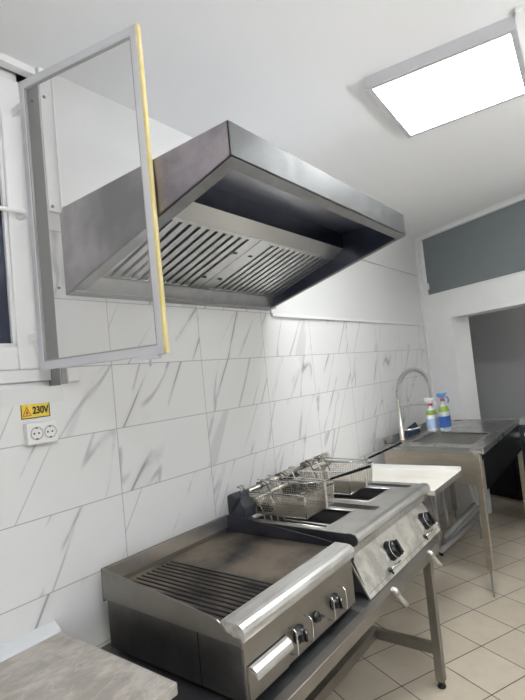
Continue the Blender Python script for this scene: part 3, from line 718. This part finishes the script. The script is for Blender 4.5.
basket('fryer_basket', 'farther wire fryer basket with black handle, over the tank beside the white shelf', 1.172,1.495,-.200,-.548,-.868,-.738,1.372,(1.372,-.815,-.593))

# ------------------------------------------------------------------ white side shelf
sh = thing('side_table', 'narrow white topped table between the fryer and the sink', 'table', (1.9,-.5,-FL))
SX = 2.205
B(FX1+.004,SX,-.885,-.10,-.962,-.932).build('tabletop', M['shelf'], sh, bevel=.002)
B(SX-.012,SX,-.885,-.10,-.932,-.905).build('upstand', M['pvc'], sh)
B(FX1+.004,SX,-.889,-.885,-.964,-.930).build('edge_band', M['panelsteel'], sh)
for x in (FX1+.03,SX-.05):
    for y in (-.12,): B(x,x+.03,y-.03,y,-FL,-.962).build('leg', M['greypipe'], sh)
# folded grey metal legs leaning under the sink
def rod(name, label, pts, r, mt, n=10):
    m = MB(); [m.tube(p, r, n) for p in pts]; return tag(m.build(name, mt), label, 'metal frame')
rk = thing('folded_rack', 'folded grey tubular rack leaning under the sink by the white board', 'rack', (3.2,-.5,-FL))
for a,b in (((3.02,-.40,-1.80),(3.62,-.585,-1.60)),((3.06,-.37,-1.86),(3.66,-.575,-1.66)),((3.00,-.43,-1.72),(3.50,-.59,-1.545)),((2.86,-.44,-1.78),(3.55,-.575,-1.70))):
    MB().tube([a,b],.022,10).build('tube', M['greypipe'], rk)
for a,b in (((2.80,-.40,-1.13),(3.02,-.41,-1.80)),((2.98,-.40,-1.10),(2.90,-.42,-1.78)),((3.2,-.38,-1.15),(3.15,-.44,-1.76))):
    MB().tube([a,b],.016,10).build('upright', M['greypipe'], rk)
MB().tube([(3.06,-.37,-1.86),(3.06,-.37,-FL)],.018,8).build('foot', M['rubber'], rk)
MB().tube([(3.60,-.585,-1.60),(3.60,-.585,-FL)],.009,8).build('foot', M['greypipe'], rk)
# ------------------------------------------------------------------ sink unit
zs = -.817; SA, SB_, SC, SD = Vector((2.405,-.995,0)), Vector((4.06,-.958,0)), Vector((4.12,-.175,0)), Vector((2.535,-.150,0))
def sq(s, t, z): # s along the front 0..1, t from front to back 0..1
    p = (SA*(1-s)+SB_*s)*(1-t)+(SD*(1-s)+SC*s)*t; return (p.x, p.y, z)
def sbx(m, s0,s1,t0,t1,z0,z1): return m.hexa([sq(s0,t0,z0),sq(s1,t0,z0),sq(s1,t1,z0),sq(s0,t1,z0),sq(s0,t0,z1),sq(s1,t0,z1),sq(s1,t1,z1),sq(s0,t1,z1)])
sk = thing('sink_unit', 'stainless steel commercial sink table standing in the far corner', 'sink', (3.3,-.55,-FL))
m = MB(); bs0,bs1,bt0,bt1 = .10,.46,.13,.76
ss = [0,bs0,bs1,1]; tt = [0,bt0,bt1,1]
for i in range(3):
    for j in range(3):
        if i==1 and j==1: continue
        sbx(m, ss[i],ss[i+1],tt[j],tt[j+1],zs-.012,zs)
top = m.build('deck', M['sinksteel'], sk)
m = MB(); sbx(m,0,1,-.006,.020,zs-.040,zs+.008); sbx(m,0,.010,0,1,zs-.040,zs+.008); sbx(m,.99,1,0,1,zs-.04,zs+.008); m.build('raised_edge', M['sinksteel'], sk, bevel=.004)
m = MB(); sbx(m,0,1,.975,1,zs-.02,zs+.055); m.build('backsplash', M['sinksteel'], sk, bevel=.003)
m = MB(); d = zs-.17
sbx(m,bs0-.003,bs0,bt0,bt1,d,zs-.001); sbx(m,bs1,bs1+.003,bt0,bt1,d,zs-.001); sbx(m,bs0,bs1,bt0-.004,bt0,d,zs-.001); sbx(m,bs0,bs1,bt1,bt1+.004,d,zs-.001); sbx(m,bs0,bs1,bt0,bt1,d-.005,d)
bo = m.build('basin', M['steel'], sk)
MB().tube([sq(bs0-.006,bt0-.01,zs+.002),sq(bs1+.006,bt0-.01,zs+.002),sq(bs1+.006,bt1+.01,zs+.002),sq(bs0-.006,bt1+.01,zs+.002)],.006,8,closed=True).build('basin_rim', M['rail'], bo)
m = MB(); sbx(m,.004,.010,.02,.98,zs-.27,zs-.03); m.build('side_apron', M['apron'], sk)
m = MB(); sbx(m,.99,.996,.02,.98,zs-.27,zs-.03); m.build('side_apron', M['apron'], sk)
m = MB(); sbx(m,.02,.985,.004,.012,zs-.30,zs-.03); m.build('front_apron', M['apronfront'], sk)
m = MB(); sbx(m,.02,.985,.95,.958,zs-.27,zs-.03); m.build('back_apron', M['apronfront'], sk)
for s,t in ((-.006,.032),(.972,.006),(.003,.93),(.972,.93)):
    m = MB(); w=.027; sbx(m,s,s+w,t,t+.052,-FL+.20 if s<.5 and t<.5 else -FL+.10,zs-.035); l = m.build('leg', M['apron'], sk, bevel=.002)
    c = Vector(sq(s+w/2,t+.026,0)); zf = -FL+.20 if s<.5 and t<.5 else -FL+.10
    MB().tube([(c.x,c.y,-FL),(c.x,c.y,-FL+.02),(c.x,c.y,zf-.004),(c.x,c.y,zf)],[.004,.008,.009,.014],12).build('adjustable_foot', M['greypipe'], l)
# faucet
fx, fy = 2.80, -.235
fc = thing('spring_faucet', 'tall chrome spring spout faucet at the back of the sink', 'faucet', (fx,fy,zs))
MB().lathe((fx,fy,zs),(0,0,1),[(0,.034),(.01,.034),(.014,.022),(.11,.020),(.115,.014),(.36,.012)],18).build('column', M['clamp'], fc)
arc = [(fx,fy,zs+.30)]
tx, ty = 3.47, -.30
zt0 = -.42
for k in range(0,19):
    a = math.pi-k*math.pi*.88/18; cx = (fx+tx)/2; rx = (tx-fx)/2
    arc.append((cx+rx*math.cos(a), fy+(ty-fy)*(1-math.cos(math.pi*k/18))/2, zt0+.215*math.sin(a)+ (0 if k<10 else (k-9)*-.001)))
MB().tube(arc,.009,10).build('hose', M['greypipe'], fc)
co = []; tot = len(arc)-1; turns = 34
for i in range(turns*8+1):
    t = i/(turns*8)*tot; k = min(int(t),tot-1); p = Vector(arc[k]).lerp(Vector(arc[k+1]), t-k); d = (Vector(arc[k+1])-Vector(arc[k])).normalized()
    s1 = d.cross(Vector((0,1,0))).normalized(); s2 = d.cross(s1); a = i*math.pi/4
    co.append(p+(s1*math.cos(a)+s2*math.sin(a))*.019)
MB().tube(co,.0036,5).build('spring', M['steel'], fc)
ex, ey, ez = arc[-1]
MB().tube([(ex,ey,ez),(ex+.01,ey,ez-.05),(3.47,ty,-.48),(3.46,ty,-.60)],[.011,.010,.010,.012],10).build('down_pipe', M['clamp'], fc)
MB().lathe((3.46,ty,-.60),(0,0,-1),[(0,.014),(.02,.022),(.13,.024),(.15,.016)],14).build('spray_head', M['chrome'], fc)
MB().tube([(fx,fy,-.515),(3.0,fy-.02,-.523),(3.46,ty,-.575)],.006,8).build('holder_arm', M['chrome'], fc)
MB().tube([(fx,fy,zs+.09),(fx+.05,fy-.07,zs+.085),(fx+.10,fy-.14,zs+.10)],[.013,.010,.008],10).build('lever', M['chrome'], fc)
# bottles
def bottle(name, label, x, y, body, labm, capm, h):
    x -= .07
    b = thing(name, label, 'spray bottle', (x,y,zs), 'cleaning bottles on the sink')
    m = MB(); z = zs+.001; w,dp = .078,.046
    ring = lambda k,zz: [(x+w*k*math.cos(t*math.pi/10)*abs(math.cos(t*math.pi/10))**-.35 if abs(math.cos(t*math.pi/10))>1e-3 else x, y+dp*k*math.sin(t*math.pi/10), zz) for t in range(20)]
    prof = [(.92,z),(1,z+.01),(1,z+h*.5),(.95,z+h*.62),(.62,z+h*.78),(.28,z+h*.86),(.26,z+h*.92)]
    vs = []; [vs.extend(ring(k,zz)) for k,zz in prof]; n=20
    fs = [(i*n+k,i*n+(k+1)%n,(i+1)*n+(k+1)%n,(i+1)*n+k) for i in range(len(prof)-1) for k in range(n)]+[tuple(range(n-1,-1,-1)),tuple((len(prof)-1)*n+k for k in range(n))]
    m.add(vs,fs,True); m.build('body', body, b)
    m = MB(); vs=[]; [vs.extend(ring(1.03,zz)) for zz in (z+h*.12,z+h*.46)]; m.add(vs,[(k,(k+1)%n,n+(k+1)%n,n+k) for k in range(n)],True)
    m.build('wrap_label', labm, b)
    m = MB(); vs=[]; [vs.extend(ring(kk,zz)) for kk,zz in ((1.0,z+h*.60),(.70,z+h*.76))]; m.add(vs,[(k,(k+1)%n,n+(k+1)%n,n+k) for k in range(n)],True)
    m.build('shoulder_label', M['greenlab'], b)
    m = MB(); m.cyl((x,y,z+h*.90),(x,y,z+h*.99),.020,14); cpo = m.build('cap', M['red'], b)
    zt_ = z+h
    m = MB(); m.prism([(x-.012,y-.012,zt_-.01),(x-.012,y-.03,zt_+.03),(x+.0,y-.05,zt_+.05) ,(x+.0,y+.05,zt_+.05),(x,y+.055,zt_+.02),(x,y+.012,zt_-.01)],(.024,0,0)) 
    m.build('sprayer', capm, b, bevel=.004)
    m = MB(); m.tube([(x,y-.035,zt_+.02),(x,y-.055,zt_-.01),(x,y-.05,zt_-.045)],.008,8); m.build('trigger', capm, b)
    return b
bottle('spray_bottle', 'white and pale blue spray bottle, the one nearer the faucet', 3.40,-.335,M['whitebottle'],mat('pale_label',(.45,.58,.80),.4),M['whitebottle'],.27)
bottle('spray_bottle', 'clear spray bottle with dark blue label and blue trigger head', 3.42,-.450,mat('clear_bottle',(.55,.62,.62),.3),M['bluelabel'],M['bluetrig'],.31)
m = MB(); m.hexa([(2.98,-.215,zs+.002),(3.30,-.225,zs+.002),(3.30,-.19,zs+.002),(2.98,-.19,zs+.002),(3.02,-.195,zs+.07),(3.26,-.2,zs+.10),(3.26,-.185,zs+.10),(3.02,-.185,zs+.07)])
tag(m.build('cleaning_cloth', M['darkblue'], bevel=.015, seg=3), 'dark teal cloth lying against the wall behind the faucet', 'cloth')

# ------------------------------------------------------------------ far end of the kitchen
ap = thing('kitchen_appliance', 'dark appliance with a white dial past the far end of the sink', 'appliance', (4.33,-1.18,-FL))
B(4.16,4.62,-1.40,-.935,-FL+.06,-.885).build('body', M['greyblue'], ap, bevel=.01)
B(4.16,4.62,-1.40,-.935,-.885,-.825).build('top', M['greypipe'], ap, bevel=.006)
B(4.145,4.16,-1.38,-.955,-1.6,-1.06).build('door', M['black'], ap, bevel=.004)
MB().lathe((4.16,-1.0,-.985),(-1,0,0),[(0,.028),(.02,.025),(.022,.018)],16).build('dial', M['white'], ap)
for x in (4.2,4.56):
    for y in (-1.36,-.98): MB().cyl((x,y,-FL),(x,y,-FL+.06),.02,10).build('foot', M['rubber'], ap)
cu_ = thing('low_cupboard', 'black low cupboard in the side room seen beneath the sink', 'cupboard', ob(1.0,1.1,-FL))  # added as a stand-in for the dark area, also blocks light there
oslab(-.3,2.3,.86,1.34,-FL+.08,-1.09).build('body', M['black'], cu_)
oslab(-.3,2.3,.84,1.34,-1.09,-1.06).build('top', M['greyblue'], cu_)
oslab(-.28,2.28,.90,1.30,-FL,-FL+.08).build('plinth', M['black'], cu_)
for k in range(4): oslab(-.28+k*.645,.34+k*.645,.842,.86,-FL+.09,-1.105).build('door', M['black'], cu_, bevel=.003)
pb_ = tag(MB().hexa([(3.93,-.53,-FL),(3.99,-.53,-FL),(3.99,-.50,-FL),(3.93,-.50,-FL),(3.90,-.42,-1.15),(3.96,-.42,-1.15),(3.96,-.39,-1.15),(3.90,-.39,-1.15)]).build('white_board', M['white']), 'narrow white board leaning upright under the sink', 'board')


# ------------------------------------------------------------------ world, camera
w = bpy.data.worlds.new('night'); bpy.context.scene.world = w; w.use_nodes = True
w.node_tree.nodes['Background'].inputs[0].default_value = (.01,.013,.03,1); w.node_tree.nodes['Background'].inputs[1].default_value = .5
cam = bpy.data.cameras.new('camera'); co_ = bpy.data.objects.new('camera', cam); col.objects.link(co_)
cam.sensor_fit = 'HORIZONTAL'; cam.sensor_width = 36; cam.lens = 485/525*36; cam.clip_start = .02
# rotation from the survey (rows: right, forward, up)
def rodr(wv):
    wv = Vector(wv); return Matrix.Rotation(wv.length, 3, wv.normalized())
Rm = rodr((-0.09452768, -0.06819576, 0.91812178))
r, f, up = Vector(Rm[0]), Vector(Rm[1]), Vector(Rm[2])
mw = Matrix((( r.x, up.x, -f.x),( r.y, up.y, -f.y),( r.z, up.z, -f.z)))
co_.matrix_world = Matrix.Translation(W((-1.3847848,-1.9472969,-.1206856))) @ mw.to_4x4()
sc_ = bpy.context.scene; sc_.camera = co_
sc_.view_settings.view_transform = 'Standard'; sc_.view_settings.look = 'None'; sc_.view_settings.gamma = 1; sc_.view_settings.exposure = 1.65
sc_.view_settings.use_curve_mapping = False
